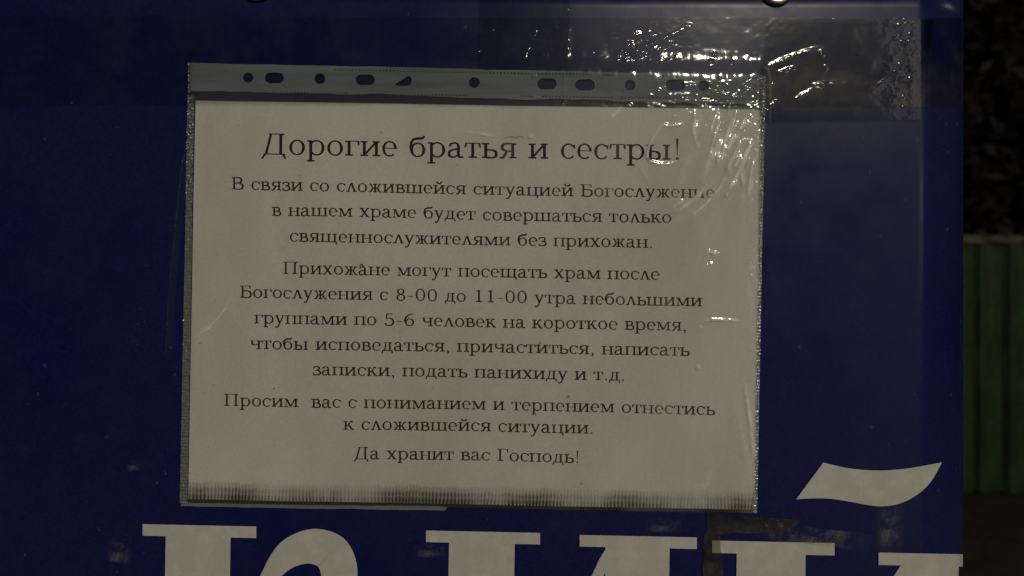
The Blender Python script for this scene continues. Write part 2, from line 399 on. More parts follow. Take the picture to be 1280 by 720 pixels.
# ------------------------------------------------------------------ the banner's huge letters (only their tops show)
class Flat:
    """collects flat pieces in photograph px; each a hair higher than the one below"""
    def __init__(s, off): s.V = []; s.F = []; s.off = off; s.k = 0
    def strip(s, A, B, across=1, to=None):
        A = np.asarray(A, float); B = np.asarray(B, float); n = len(A); b = len(s.V)
        off = s.off + s.k * .000004; s.k += 1
        for k in range(across + 1):
            P = A + (B - A) * k / across
            W = (to or on_ban)(P[:, 0], P[:, 1], off); s.V += [tuple(q) for q in W]
        for k in range(across):
            for i in range(n - 1):
                a = b + k * n + i; s.F.append((a, a + 1, a + n + 1, a + n))
def quad_strip(fl, TL, TR, BR, BL, n=24):
    t = np.linspace(0, 1, n)[:, None]
    fl.strip(np.array(TL) * (1 - t) + np.array(TR) * t, np.array(BL) * (1 - t) + np.array(BR) * t, 4)
def big_letters():
    sl = .021
    def serif(fl, x0, x1, y, th=19): quad_strip(fl, (x0, y), (x1, y + (x1 - x0) * sl), (x1, y + th + (x1 - x0) * sl), (x0, y + th))
    def stem(fl, x0, x1, y, yb=1010): quad_strip(fl, (x0, y), (x1, y + (x1 - x0) * sl), (x1 - 5, yb), (x0 - 6, yb), 16)
    def stroke(fl, pts):     # (x, y, half width) smoothed
        P, W = smooth_path([(a, b) for a, b, _ in pts], [c for *_, c in pts], 10)
        T = np.gradient(P, axis=0); T /= np.linalg.norm(T, axis=1)[:, None]; Nn = np.stack([-T[:, 1], T[:, 0]], -1)
        fl.strip(P + Nn * W[:, None], P - Nn * W[:, None])
    out = []
    f = Flat(.0002)                                                        # K
    serif(f, 178.5, 320.5, 655, 14.5); stem(f, 207.5, 288.5, 662); serif(f, 170, 318, 1010, 15)
    stroke(f, [(284, 835, 8), (306, 790, 8), (324, 748, 9), (340, 716, 11.5), (362, 692, 18), (390, 683, 22), (414, 691, 24), (424, 714, 23), (419, 742, 21), (404, 760, 10)])
    stroke(f, [(300, 800, 10), (350, 845, 30), (390, 930, 40), (430, 1000, 36), (485, 1020, 16)])
    out.append((f, 'letter'))
    f = Flat(.0002)                                                        # I with diagonal
    serif(f, 532.5, 675, 663, 14.5); stem(f, 561.5, 643.5, 670); serif(f, 524, 672, 1012, 15)
    serif(f, 724.5, 871, 668.5, 14.5); stem(f, 757, 837, 676); serif(f, 716, 864, 1016, 15)
    stroke(f, [(650, 905, 6), (735, 742, 6), (755, 704, 7.5), (764, 690, 8)])
    out.append((f, 'letter'))
    f = Flat(.0002)                                                        # the same letter with its breve
    serif(f, 890, 1043, 675.5, 15.5); stem(f, 921, 1007, 684); serif(f, 884, 1036, 1020, 15)
    serif(f, 1098, 1203, 690.5, 15.5); stem(f, 1127, 1198, 699); serif(f, 1090, 1196, 1024, 15)
    stroke(f, [(1020, 925, 6), (1100, 764, 6), (1122, 726, 7.5), (1133, 710, 8)])
    out.append((f, 'letter'))
    f = Flat(.0002)
    t = np.linspace(0, 1, 60)
    top = smooth_path([(1029, 578), (1060, 585), (1095, 588), (1130, 586), (1160, 581), (1176.5, 578)], [0] * 6, 12)[0]
    bot = smooth_path([(995, 624), (1012, 623), (1035, 623), (1062, 627), (1090, 632), (1108, 632.5), (1128, 628), (1148, 617), (1164, 601), (1176.5, 579)], [0] * 10, 8)[0]
    rs = lambda P: np.stack([np.interp(t * (len(P) - 1), np.arange(len(P)), P[:, k]) for k in (0, 1)], -1)
    f.strip(rs(top), rs(bot), 6); out.append((f, 'breve_mark'))
    last = None
    for f, nm in out:
        V = [(a, b, c) for a, b, c in f.V]
        o = link('printed_' + nm if nm == 'letter' else nm, V, f.F, M_WHITE, last if nm == 'breve_mark' else banner)
        last = o
def smooth_path(pts, ws, n=6):
    P = np.array(pts, float); W = np.array(ws, float); m = len(P)
    out = []; wo = []
    for i in range(m - 1):
        p0 = P[max(i - 1, 0)]; p1 = P[i]; p2 = P[i + 1]; p3 = P[min(i + 2, m - 1)]
        for k in range(n):
            t = k / n
            out.append(.5 * (2 * p1 + (p2 - p0) * t + (2 * p0 - 5 * p1 + 4 * p2 - p3) * t * t + (3 * p1 - p0 - 3 * p2 + p3) * t ** 3)); wo.append(W[i] + (W[i + 1] - W[i]) * t)
    out.append(P[-1]); wo.append(W[-1]); return np.array(out), np.array(wo)
big_letters()

# ================================================================== PAPER SHEET WITH THE NOTICE
pTL, pTR, pBR, pBL = (245, 126), (951, 137.5), (942.5, 637), (236, 623.5)
def paper_h(px, py):
    a = np.clip((px - 236) / 712, 0, 1); b = np.clip((py - 126) / 505, 0, 1)
    h = .0010 * np.sin(pi * a) ** .7 * np.sin(pi * b) ** .7
    h = h + .00035 * np.sin(px / 62 + py / 230) * np.sin(pi * a) + .0003 * value_noise(px, py, 130, 5, 2)
    return .0007 + h
def paper_edge(px, py):
    return paper_h(px, py)
sheet = empty('paper_notice', tuple(on_ban(590, 380, .001)), 'white printed paper notice in landscape format inside the clear plastic sleeve', 'notice')
patch('paper_sheet', (pTL, pTR, pBR, pBL), 160, 120, 0, M_PAPER, sheet, 0, paper_edge)

# ---- a slab serif alphabet drawn from strokes; x-height 100, capitals 140
T, t_, SH = 17.5, 10.0, 10.5
EXTRA = 5.0
class G:
    def __init__(s, adv): s.adv = adv; s.parts = []
    def poly(s, pts, wid, n=6):
        P, W = smooth_path(pts, wid if hasattr(wid, '__len__') else [wid] * len(pts), n); s._st(P, W + EXTRA); return s
    def _st(s, P, W):
        Tn = np.gradient(P, axis=0); Tn /= np.linalg.norm(Tn, axis=1)[:, None] + 1e-9; Nn = np.stack([-Tn[:, 1], Tn[:, 0]], -1)
        s.parts.append((P + Nn * W[:, None] / 2, P - Nn * W[:, None] / 2))
    def line(s, x0, y0, x1, y1, wd, wd2=None):
        # cut level at both ends: horizontal offset
        dx, dy = x1 - x0, y1 - y0; ln = math.hypot(dx, dy); wd += EXTRA; wd2 = wd2 + EXTRA if wd2 else None; hw = wd / 2 * (ln / abs(dy) if abs(dy) > 1e-6 else 1); hw2 = (wd2 or wd) / 2 * (ln / abs(dy))
        s.parts.append((np.array([(x0 - hw, y0), (x1 - hw2, y1)]), np.array([(x0 + hw, y0), (x1 + hw2, y1)]))); return s
    def rect(s, x0, x1, y0, y1): s.parts.append((np.array([(x0, y0), (x1, y0)], float), np.array([(x0, y1), (x1, y1)], float))); return s
    def stem(s, x, y0=0, y1=100, l0=14, r0=14, l1=15, r1=0, w=None):
        w = w or T
        """a stem with slab serifs: reach of its foot (l0 r0) and head (l1 r1)"""
        s.rect(x - w / 2, x + w / 2, y0 + 1, y1 - 1)
        if l0 or r0: s.rect(x - w / 2 - l0, x + w / 2 + r0, y0, y0 + SH)
        if l1 or r1: s.rect(x - w / 2 - l1, x + w / 2 + r1, y1 - SH, y1)
        return s
    def ser(s, x, y, a=15): return s.rect(x - a, x + a, y, y + SH)
    def arc(s, cx, cy, rx, ry, a0, a1, thick=None, thin=None, n=30):
        thick = thick or T; thin = thin or t_
        a = np.radians(np.linspace(a0, a1, n)); w = thin + (thick - thin) * np.abs(np.cos(a)) ** 1.4
        o = np.stack([cx + (rx) * np.cos(a), cy + (ry) * np.sin(a)], -1)
        i = np.stack([cx + (rx - w) * np.cos(a), cy + (ry - thin) * np.sin(a)], -1); s.parts.append((o, i)); return s
    def dot(s, x, y, r): return s.arc(x, y, r, r, 0, 360, r, r, 14)
def make_font():
    f = {}
    def c(ch, adv): f[ch] = G(adv); return f[ch]
    c('а', 102).poly([(20, 74), (24, 90), (46, 97), (64, 90), (68, 72), (68, 45), (69, 14), (80, 4), (97, 7)], [11, 8, 6, 9, 12, 12, 12, 8, 5]).poly([(68, 58), (40, 53), (17, 40), (17, 12), (40, 3), (60, 14), (68, 26)], [6, 6, 10, 11, 6, 5, 5])
    c('б', 106).arc(53, 47, 44, 49, 0, 360).poly([(15, 50), (13, 80), (26, 112), (52, 122), (78, 124), (92, 140)], [12, 11, 10, 12, 12, 5])
    c('в', 100).stem(26, r0=20, r1=18).poly([(34, 97), (62, 96), (76, 84), (74, 64), (58, 54), (34, 53)], [6, 7, 12, 11, 6, 6]).poly([(34, 53), (64, 52), (86, 40), (85, 14), (64, 3), (34, 3)], [6, 6, 12, 12, 6, 6])
    c('г', 90).stem(28, r1=0).rect(14, 84, 93.5, 100).poly([(80, 99), (83, 88), (84, 70)], [9, 7, 4])
    c('д', 114).stem(80, l0=0, r0=0, l1=0, r1=14).rect(26, 80, 93.5, 100).poly([(40, 96), (38, 60), (30, 22), (18, 3)], [7, 7, 7, 7]).rect(6, 106, 0, SH).line(11, 3, 7, -27, 7, 5).line(101, 3, 105, -27, 7, 5)
    c('е', 98).arc(50, 50, 43, 52, 0, 312).rect(12, 90, 50, 56)
    c('ж', 142).stem(71, l0=12, r0=12, l1=12, r1=12).poly([(65, 50), (48, 52), (38, 74), (28, 94), (12, 90)], [6, 6, 7, 9, 8]).poly([(77, 50), (94, 52), (104, 74), (114, 94), (130, 90)], [6, 6, 7, 9, 8]).poly([(50, 52), (38, 28), (26, 8), (8, 4)], [9, 11, 9, 6]).poly([(92, 52), (104, 28), (116, 8), (134, 4)], [9, 11, 9, 6])
    c('з', 86).poly([(14, 74), (16, 90), (38, 97), (64, 92), (68, 74), (56, 56), (32, 53)], [10, 8, 6, 9, 12, 7, 6]).poly([(32, 53), (62, 51), (77, 36), (72, 12), (44, 2), (18, 6), (10, 24)], [6, 7, 12, 11, 6, 8, 10])
    def two(ch, adv=122, x1=26, x2=96, **k): return c(ch, adv).stem(x1, **k).stem(x2, **k)
    two('и', l1=13, r1=10).line(32, 14, 90, 88, 8)
    two('й', l1=13, r1=10).line(32, 14, 90, 88, 8).poly([(38, 142), (44, 124), (61, 117), (78, 124), (84, 142)], [9, 9, 7, 9, 9])
    c('к', 110).stem(26, l1=13, r1=10).poly([(32, 50), (50, 54), (66, 84), (78, 97), (95, 94)], [6, 6, 7, 9, 8]).poly([(50, 55), (66, 42), (82, 12), (106, 3)], [10, 12, 12, 6])
    c('л', 108).line(22, 4, 51, 100, 7).line(54, 104, 88, 4, 13).ser(20, 0, 18).ser(88, 0, 19)
    c('м', 146).stem(24, w=8, r1=0).stem(120, r1=13, l1=0).line(28, 97, 68, 6, 13, 12).line(70, 6, 112, 97, 7)
    two('н', l1=13, r1=13).rect(30, 92, 48, 54.5)
    c('о', 106).arc(53, 50, 46, 52, 0, 360)
    two('п', l1=13, r1=13).rect(26, 96, 93.5, 100)
    c('р', 114).stem(26, y0=-42, l1=13, r1=0).arc(60, 50, 46, 52, -140, 140)
    c('с', 94).arc(51, 50, 44, 52, 42, 318).poly([(82, 92), (84, 80), (83, 68)], [9, 8, 5])
    c('т', 98).stem(49, l1=0, l0=16, r0=16).rect(8, 90, 93.5, 100).poly([(11, 99), (9, 86), (6, 68)], [9, 7, 4]).poly([(87, 99), (89, 86), (92, 68)], [9, 7, 4])
    c('у', 104).line(20, 98, 54, 4, 13).poly([(86, 98), (68, 50), (50, 4), (38, -28), (22, -40), (8, -32)], [7, 7, 7, 8, 7, 11]).rect(2, 44, 93.5, 100).rect(68, 102, 93.5, 100)
    c('х', 108).line(24, 98, 84, 3, 13).line(84, 98, 22, 3, 7).ser(25, 93.5, 18).ser(84, 93.5, 16).ser(22, 0, 16).ser(86, 0, 18)
    two('ц', l1=13, r1=13, l0=13).rect(20, 108, 0, 6.5).rect(100, 112, 0, 6.5).line(110, 5, 113, -26, 7)
    c('ч', 114).stem(88, l1=13, r1=13).rect(6, 40, 93.5, 100).poly([(22, 97), (22, 72), (32, 52), (56, 48), (86, 56)], [12, 12, 9, 6, 6])
    c('ш', 172).stem(26, r1=13).stem(86, l1=13, r1=13, l0=0, r0=0).stem(146, r1=13).rect(26, 146, 0, SH)
    c('щ', 176).stem(26, r1=13).stem(86, l1=13, r1=13, l0=0, r0=0).stem(146, r1=13).rect(26, 162, 0, SH).line(160, 5, 163, -26, 7)
    c('ь', 98).stem(26, r0=16, r1=12).poly([(30, 54), (62, 53), (84, 42), (84, 13), (62, 3), (30, 3)], [6, 6, 12, 12, 6, 6])
    c('ы', 150).stem(26, r0=14, r1=12).poly([(30, 54), (56, 53), (76, 42), (76, 13), (56, 3), (30, 3)], [6, 6, 12, 12, 6, 6]).stem(120, l1=12, r1=13)
    c('я', 110).stem(84, l0=12, l1=0, r1=13).poly([(84, 97), (48, 97), (26, 86), (25, 62), (48, 49), (84, 49)], [6, 6, 12, 12, 6, 6]).poly([(52, 50), (40, 26), (28, 6), (8, 4)], [9, 12, 10, 6])
    # capitals
    H = 140
    c('В', 132).stem(32, y1=H, l1=16, l0=16).poly([(36, 137), (78, 136), (100, 120), (98, 88), (72, 74), (36, 73)], [6, 7, 13, 13, 6, 6]).poly([(36, 73), (84, 72), (114, 54), (112, 18), (84, 3), (36, 3)], [6, 7, 13, 13, 6, 6])
    c('Б', 130).stem(32, y1=H, l1=16, l0=16).rect(32, 106, H - 7, H).poly([(103, H - 1), (106, 124), (107, 104)], [9, 7, 4]).poly([(36, 80), (84, 79), (112, 62), (111, 20), (84, 3), (36, 3)], [6, 7, 13, 13, 6, 6])
    c('П', 158).stem(32, y1=H, l1=16, r1=0, l0=16, r0=16).stem(122, y1=H, l1=0, r1=16, l0=16, r0=16).rect(32, 122, H - 7, H)
    c('Г', 118).stem(32, y1=H, l1=16, l0=16, r0=20).rect(32, 104, H - 7, H).poly([(101, H - 1), (105, 124), (107, 100)], [9, 7, 4])
    c('Д', 156).stem(114, y1=H, l0=0, r0=0, l1=0, r1=14).rect(44, 114, H - 7, H).line(58, H - 3, 28, 3, 8).line(58, H - 3, 30, 3, 8).rect(14, 140, 0, 7).line(24, 4, 6, -27, 8, 5).line(127, 4, 142, -27, 9, 6)
    # figures and marks
    c('0', 118).arc(59, 69, 48, 72, 0, 360)
    c('1', 118).stem(62, y1=H, l0=22, r0=22, l1=0).line(66, H, 40, 122, 7)
    f['1'].parts.append((np.array([(36., 128.), (60., 139.)]), np.array([(36., 121.), (60., 131.)])))
    c('8', 118).arc(59, 105, 38, 35, 0, 360).arc(59, 36, 45, 40, 0, 360)
    c('5', 118).poly([(20, 26), (22, 10), (50, 1), (84, 10), (97, 42), (84, 76), (56, 86), (28, 76)], [10, 8, 6, 9, 13, 9, 6, 5]).line(28, 76, 34, 137, 7).rect(30, 92, H - 12, H - 1)
    c('6', 118).arc(60, 42, 46, 45, 0, 360).poly([(17, 44), (20, 84), (42, 118), (72, 134), (96, 139)], [12, 12, 9, 7, 5])
    c('.', 52).dot(26, 8, 9.5)
    c(',', 52).dot(26, 8, 9.5).poly([(33, 8), (31, -10), (20, -24)], [6, 6, 4])
    c('-', 78).rect(12, 66, 46, 54)
    c('!', 64).dot(32, 8, 10); f['!'].parts.append((np.array([(24., 142.), (30., 34.)]), np.array([(41., 142.), (34., 34.)])))
    c(' ', 62)
    return f
HEAD = make_font(); EXTRA = 6.5; T, t_, SH = 18.5, 11.5, 11.5; BODY = make_font()
LINES = [  # text, x0, x1 (photograph px), baseline [(x, y)], x-height px
 ('Дорогие братья и сестры!', 328, 851, [(328, 193.5), (600, 198), (851, 200.5)], 18.9, 'heading_line'),
 ('В связи со сложившейся ситуацией Богослужение', 290, 892, [(290, 237), (330, 238), (580, 243.3), (730, 246), (892, 248)], 10.8, 'text_line'),
 ('в нашем храме будет совершаться только', 341, 838, [(341, 270), (480, 272), (620, 276), (838, 279)], 10.8, 'text_line'),
 ('священнослужителями без прихожан.', 363, 815, [(363, 302), (600, 306.5), (815, 310)], 10.8, 'text_line'),
 ('Прихожане могут посещать храм после', 355, 823, [(355, 342.3), (520, 345), (640, 347), (823, 350)], 10.8, 'text_line'),
 ('Богослужения с 8-00 до 11-00 утра небольшими', 301, 876, [(301, 372), (520, 376), (620, 378), (876, 383)], 10.8, 'text_line'),
 ('группами по 5-6 человек на короткое время,', 319, 857, [(319, 404), (520, 407.3), (857, 413.5)], 10.8, 'text_line'),
 ('чтобы исповедаться, причаститься, написать', 314, 860, [(314, 436), (520, 438.7), (620, 440.3), (860, 444.8)], 10.8, 'text_line'),
 ('записки, подать панихиду и т.д.', 392, 780, [(392, 468.4), (560, 471), (780, 475.5)], 10.8, 'text_line'),
 ('Просим  вас с пониманием и терпением отнестись', 281, 892, [(281, 507), (400, 509), (600, 511.5), (760, 515), (892, 518.6)], 10.8, 'text_line'),
 ('к сложившейся ситуации.', 430, 741, [(430, 536.5), (600, 538.5), (741, 541.6)], 10.8, 'text_line'),
 ('Да хранит вас Господь!', 443, 724, [(443, 573.4), (600, 575), (724, 578)], 10.8, 'text_line')]
def paper_to(px, py, off): return on_ban(px, py, paper_h(px, py) + off)
for text, x0, x1, base, xh, nm in LINES:
    FONT = HEAD if nm == 'heading_line' else BODY
    total = sum(FONT[ch].adv for ch in text); k = xh / 100
    kx = (x1 - x0 + 1.0) / (total - 8)
    fl = Flat(.00003); pen = -4; bx = [b[0] for b in base]; by = [b[1] for b in base]
    for ch in text:
        gl = FONT[ch]; fl.k = (fl.k % 2)
        j = random.uniform(-.12, .12)
        for A, B in gl.parts:
            def conv(P):
                x = x0 + (pen + P[:, 0]) * kx; return np.stack([x, np.interp(x, bx, by) + j - P[:, 1] * k], -1)
            a, b = conv(A), conv(B); b0 = len(fl.V); n = len(a); off = .00003 + fl.k * .000006; fl.k += 1
            fl.V += [tuple(q) for q in paper_to(a[:, 0], a[:, 1], off)] + [tuple(q) for q in paper_to(b[:, 0], b[:, 1], off)]
            fl.F += [(b0 + i, b0 + i + 1, b0 + n + i + 1, b0 + n + i) for i in range(n - 1)]
        pen += gl.adv
    link(nm, fl.V, fl.F, M_INK, sheet)
    print(text, 'kx/k', round(kx / k, 3))
# a pen tick above the word for parishioners, and small dirt marks on the paper
def marks():
    fl = Flat(.00005)
    def st(pts, ws):
        P, W = smooth_path(pts, ws, 5); Tn = np.gradient(P, axis=0); Tn /= np.linalg.norm(Tn, axis=1)[:, None]; Nn = np.stack([-Tn[:, 1], Tn[:, 0]], -1)
        fl.strip(P + Nn * W[:, None], P - Nn * W[:, None], 1, paper_to)
    st([(450, 333), (453, 330.5), (457, 336)], [.5, .8, .3])
    o = link('pen_tick', fl.V, fl.F, M_INK, sheet)
    fl = Flat(.00006)
    for (x, y) in [(477, 166), (298, 157), (571, 206), (376, 220), (270, 376), (288, 473), (350, 484), (268, 481), (379, 586), (452, 494), (455, 552), (622, 283), (718, 554), (541, 484), (882, 619), (875, 620)] + [(rng.uniform(252, 275), rng.uniform(140, 600)) for _ in range(9)]:
        r = random.uniform(.35, .8); st([(x - r * 1.4, y), (x, y - r * .3), (x + r * 1.4, y + r * .2)], [.3, r * .7, .3])
    for (x, y, l) in [(640, 171.5, 9), (650, 171, 6)]:
        st([(x - l, y + 1), (x, y), (x + l, y + 2)], [.1, .5, .1])
    o = link('dirt_specks', fl.V, fl.F, M_SMUDGE, sheet); o['kind'] = 'stuff'
marks()

# ================================================================== THE PLASTIC SLEEVE
sleeve = empty('plastic_sleeve', tuple(on_ban(590, 360, .002)), 'clear wrinkled plastic punched pocket with a milky hole strip, taped to the blue banner', 'sleeve')
cTL, cTR, cBR, cBL = (237.5, 79), (955, 95), (944, 641), (226, 628)
CREASES = [  # points px, height mm, width px
 ([(866, 147), (854, 155), (838, 158), (827, 158), (818, 168), (811, 182), (808, 195), (812, 202), (828, 206), (845, 203), (858, 197)], .32, 1.6),
 ([(855, 277), (874, 262), (888, 248), (900, 232), (908, 212)], .38, 2.0),
 ([(836, 264), (846, 256), (856, 249)], .28, 2.2),
 ([(884, 200), (889, 182), (893, 166)], .40, 2.0), ([(886, 168), (892, 150), (898, 136)], .30, 1.6), ([(913, 163), (918, 148), (921, 136)], .40, 1.5),
 ([(897, 212), (897, 190), (902, 168)], .40, 2.4), ([(907, 222), (911, 204), (921, 186), (930, 168)], .42, 2.4), ([(916, 212), (924, 196)], .4, 2.2),
 ([(920, 165), (932, 156), (942, 142)], .36, 1.8), ([(906, 250), (910, 238), (922, 226)], .34, 2.4), ([(929, 236), (926, 214), (934, 196)], .3, 2.4),
 ([(872, 405), (886, 400), (906, 400), (930, 402)], .40, 2.0), ([(874, 410), (880, 404), (890, 401)], -.4, 2.6),
 ([(878, 322), (886, 315), (892, 318), (898, 314)], .42, 2.0), ([(880, 328), (888, 326), (893, 327)], -.4, 2.0), ([(868, 459), (876, 459)], .5, 3.0),
 ([(240, 427), (252, 417), (266, 407), (280, 390), (293, 368)], .36, 2.2),
 ([(578, 165), (600, 168), (624, 172)], .08, 2.0), ([(660, 172), (666, 171)], .4, 1.6), ([(798, 205), (806, 222), (812, 228)], .22, 4.0), ([(779, 210), (770, 228), (755, 242)], .2, 5.0),
 ([(760, 150), (770, 142), (776, 134)], .2, 3.0),
 ([(928, 470), (936, 520), (942, 580)], .35, 3.0), ([(860, 612), (880, 606), (868, 626)], .3, 4), ([(915, 480), (926, 540), (940, 610)], .2, 5.0),
 ([(700, 140), (690, 220), (700, 330)], .18, 9.0), ([(640, 150), (628, 260), (634, 350)], .14, 10.0), ([(880, 470), (884, 520), (888, 610)], .25, 9.0), ([(820, 300), (840, 430), (830, 560)], .2, 12.0),
 ([(560, 560), (640, 590), (700, 590)], .14, 10.0), ([(330, 580), (320, 600)], .1, 6.0),
 ([(905, 222), (870, 262), (820, 290)], .2, 6), ([(893, 140), (884, 200), (878, 250)], .2, 5), ([(930, 150), (915, 210), (905, 272)], .2, 6), ([(940, 300), (930, 420)], .15, 7), ([(868, 170), (850, 230), (838, 262)], .15, 6), ([(905, 560), (880, 600), (862, 630)], .15, 6),
 ([(934, 140), (926, 158), (914, 176), (904, 198)], .5, 3.0), ([(902, 140), (893, 170), (888, 204)], .5, 2.6), ([(940, 170), (930, 196), (918, 224), (900, 246)], .5, 3.0), ([(922, 138), (908, 168), (898, 214)], .45, 2.6), ([(946, 190), (938, 214), (934, 250)], .4, 2.4), ([(870, 136), (866, 160), (872, 190)], .35, 2.6), ([(884, 230), (866, 250), (838, 270)], .4, 3.0),
 # over the strip
 ([(852, 109), (862, 107.5), (876, 108)], .45, 2.0), ([(866, 97), (874, 95), (884, 94)], .4, 1.6), ([(884, 104), (892, 109), (901, 110)], .35, 1.3), ([(884, 112), (894, 116), (902, 117)], .35, 1.3),
 ([(844, 127), (858, 126), (872, 126), (900, 128)], .35, 1.8), ([(880, 131), (885, 134)], .4, 1.6), ([(909, 143), (912, 130), (920, 118)], .38, 1.6), ([(925, 125), (932, 108), (944, 101)], .3, 2.0),
 ([(934, 117), (938, 113), (943, 115)], .3, 1.4), ([(664, 98), (670, 94)], .45, 1.6), ([(706, 84), (704, 136)], .12, 1.4), ([(820, 113), (826, 116)], .4, 2.0), ([(784, 130), (788, 134)], .4, 2),
]
def seg_dist(px, py, pts):
    d = np.full(px.shape, 1e9); pos = np.zeros(px.shape); L_ = 0; tot = sum(math.dist(pts[i], pts[i + 1]) for i in range(len(pts) - 1))
    for i in range(len(pts) - 1):
        ax, ay = pts[i]; bx, by = pts[i + 1]; dx, dy = bx - ax, by - ay; l2 = dx * dx + dy * dy
        t = np.clip(((px - ax) * dx + (py - ay) * dy) / l2, 0, 1); dd = np.hypot(px - ax - t * dx, py - ay - t * dy)
        m = dd < d; d = np.where(m, dd, d); pos = np.where(m, (L_ + t * math.sqrt(l2)) / tot, pos); L_ += math.sqrt(l2)
    return d, pos
def film_h(px, py):
    h = paper_h(px, py) + .0005
    # general slackness, and wrinkles gathered at the upper right corner
    h = h + .00018 * value_noise(px, py * .5, 60, 21, 2)
    near = np.exp(-(((px - 912) / 40) ** 2 + ((py - 180) / 75) ** 2))
    h = h + near * .00085 * value_noise(px + .35 * py, py * .42, 17, 22, 2)
    near = np.exp(-(((px - 905) / 34) ** 2 + ((py - 185) / 62) ** 2))
    h = h + near * .00042 * value_noise(px + .5 * py, py - .25 * px, 11, 27, 2)
    edge = np.exp(-((px - 948 + (py - 130) * .018) / 9) ** 2) * np.clip((640 - py) / 420, .15, 1)
    h = h + edge * .00045 * value_noise(px, py, 7, 23, 2)
    top = np.exp(-((py - (116 + (px - 240) * .018)) / 26) ** 2) * np.clip((px - 640) / 300, .03, 1)
    h = h + top * .00040 * value_noise(px * .5, py, 8, 24, 3)
    for pts, H, wd in CREASES:
        p = smooth_path(pts, [0] * len(pts), 4)[0].tolist() if len(pts) > 2 else pts
        xs = [q[0] for q in pts]; ys = [q[1] for q in pts]; m = (px > min(xs) - 4 * wd) & (px < max(xs) + 4 * wd) & (py > min(ys) - 4 * wd) & (py < max(ys) + 4 * wd)
        if not m.any(): continue
        d, pos = seg_dist(px[m], py[m], p)
        tp = np.clip(np.minimum(pos, 1 - pos) * 5, 0.05, 1)
        wob = 1 + .5 * value_noise(px[m], py[m], 5, 31, 2)
        h[m] += H * .001 * 1.0 * np.exp(-(d / (wd * 1.35)) ** 2) * tp * (.75 + .25 * wob)
    return np.maximum(h, paper_h(px, py) + .00015)
def film_stress_sheen(px, py):  # whitened creases, plus the film's sheen painted in as milkiness
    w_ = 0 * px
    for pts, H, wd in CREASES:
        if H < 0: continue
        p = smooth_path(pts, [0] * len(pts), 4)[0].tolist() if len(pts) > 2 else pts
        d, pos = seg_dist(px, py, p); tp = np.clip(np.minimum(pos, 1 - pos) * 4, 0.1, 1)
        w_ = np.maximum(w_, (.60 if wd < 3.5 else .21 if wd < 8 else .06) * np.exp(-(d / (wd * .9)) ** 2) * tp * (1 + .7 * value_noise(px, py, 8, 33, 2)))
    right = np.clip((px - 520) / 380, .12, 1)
    w_ = w_ + .085 * right * np.clip((px - 640) / 120, .3, 1) * np.clip(value_noise(px * 1.6 + .15 * py, py * .35, 70, 35, 3) * 2 + .25, 0, 1)  # painted sheen haze in soft bands, stronger towards the right
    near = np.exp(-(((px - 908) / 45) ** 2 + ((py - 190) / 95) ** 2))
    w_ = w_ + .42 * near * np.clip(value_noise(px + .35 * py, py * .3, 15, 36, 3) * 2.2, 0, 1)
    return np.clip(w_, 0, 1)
BAND = 121.0   # strip ends, pocket begins (left side)
def on_line(px, yl, yr): return yl + (px - 240) / 712 * (yr - yl)
patch('front_film', ((240, 121), (953, 134), cBR, cBL), 900, 640, .0001, M_FILM, sleeve, 0, film_h, attr=film_stress_sheen, attr_name='stress_sheen')
HOLES = [(311, 97.5, 6, 0), (343.5, 98, 6.5, 5), (400.5, 99, 6.5, 0), (457, 100.5, 6.5, 5), (504, 101.5, 6.3, 4.5), (593, 103.5, 6.5, 0), (683.5, 105.3, 6.8, 5), (731, 106.7, 6.8, 5), (787, 107, 6.5, 0), (843.5, 107, 6.8, 5), (879, 108, 6.5, 0)]
def hole_d(px, py, hx, hy, r, e):   # signed distance to a round or slotted hole
    return np.hypot(np.maximum(np.abs(px - hx) - e, 0), py - hy) - r
def strip_part():
    nx, ny = 1150, 66
    TL, TR, BR, BL = [np.array(c, float) for c in (cTL, cTR, (953.5, 127.5), (239.5, 114.5))]
    u, v = np.meshgrid(np.linspace(0, 1, nx), np.linspace(0, 1, ny))
    P = (TL * (1 - u)[..., None] + TR * u[..., None]) * (1 - v)[..., None] + (BL * (1 - u)[..., None] + BR * u[..., None]) * v[..., None]
    # wavering lower edge, as the strip was welded
    wav = value_noise(P[..., 0], P[..., 0] * 0, 40, 61, 3); P[..., 1] += v ** 3 * (2.2 * wav + 1.5 * np.clip((P[..., 0] - 400) / 200, 0, 2.2))
    P[..., 1] -= (1 - v) ** 3 * .8 * value_noise(P[..., 0], P[..., 0] * 0, 25, 62, 3)
    px, py = P[..., 0].copy(), P[..., 1].copy(); inside = np.zeros(px.shape, bool)
    for k, (hx, hy, r, e) in enumerate(HOLES):
        d = hole_d(px, py, hx, hy, r, e); cut = k == 4
        if cut: d = np.maximum(d, -((px - hx) * .55 + (py - hy) * .9 + 1.0))     # half shut by tape stuck behind
        qx = hx + np.clip(px - hx, -e, e); dx, dy = px - qx, py - hy; l = np.hypot(dx, dy) + 1e-9
        m = (np.abs(d) < .42) & (not cut); px = np.where(m, qx + dx / l * r, px); py = np.where(m, hy + dy / l * r, py)
        inside |= d < -.02 if not cut else d < 0
    h = film_h(px, py) - .0003
    V = on_ban(px, py, h).reshape(-1, 3)
    ctr_in = inside[:-1, :-1] | inside[1:, 1:] | inside[:-1, 1:] | inside[1:, :-1]
    o = link('hole_strip', V, grid_faces(nx, ny, ~ctr_in), M_STRIP, sleeve, True)
strip_part()
# grey film between strip and paper
patch('pocket_mouth', ((239.8, 112), (953, 124), (952.5, 138), (240, 127)), 400, 14, .00006, M_GAP, sleeve, 0, lambda a, b: film_h(a, b) - .0004)
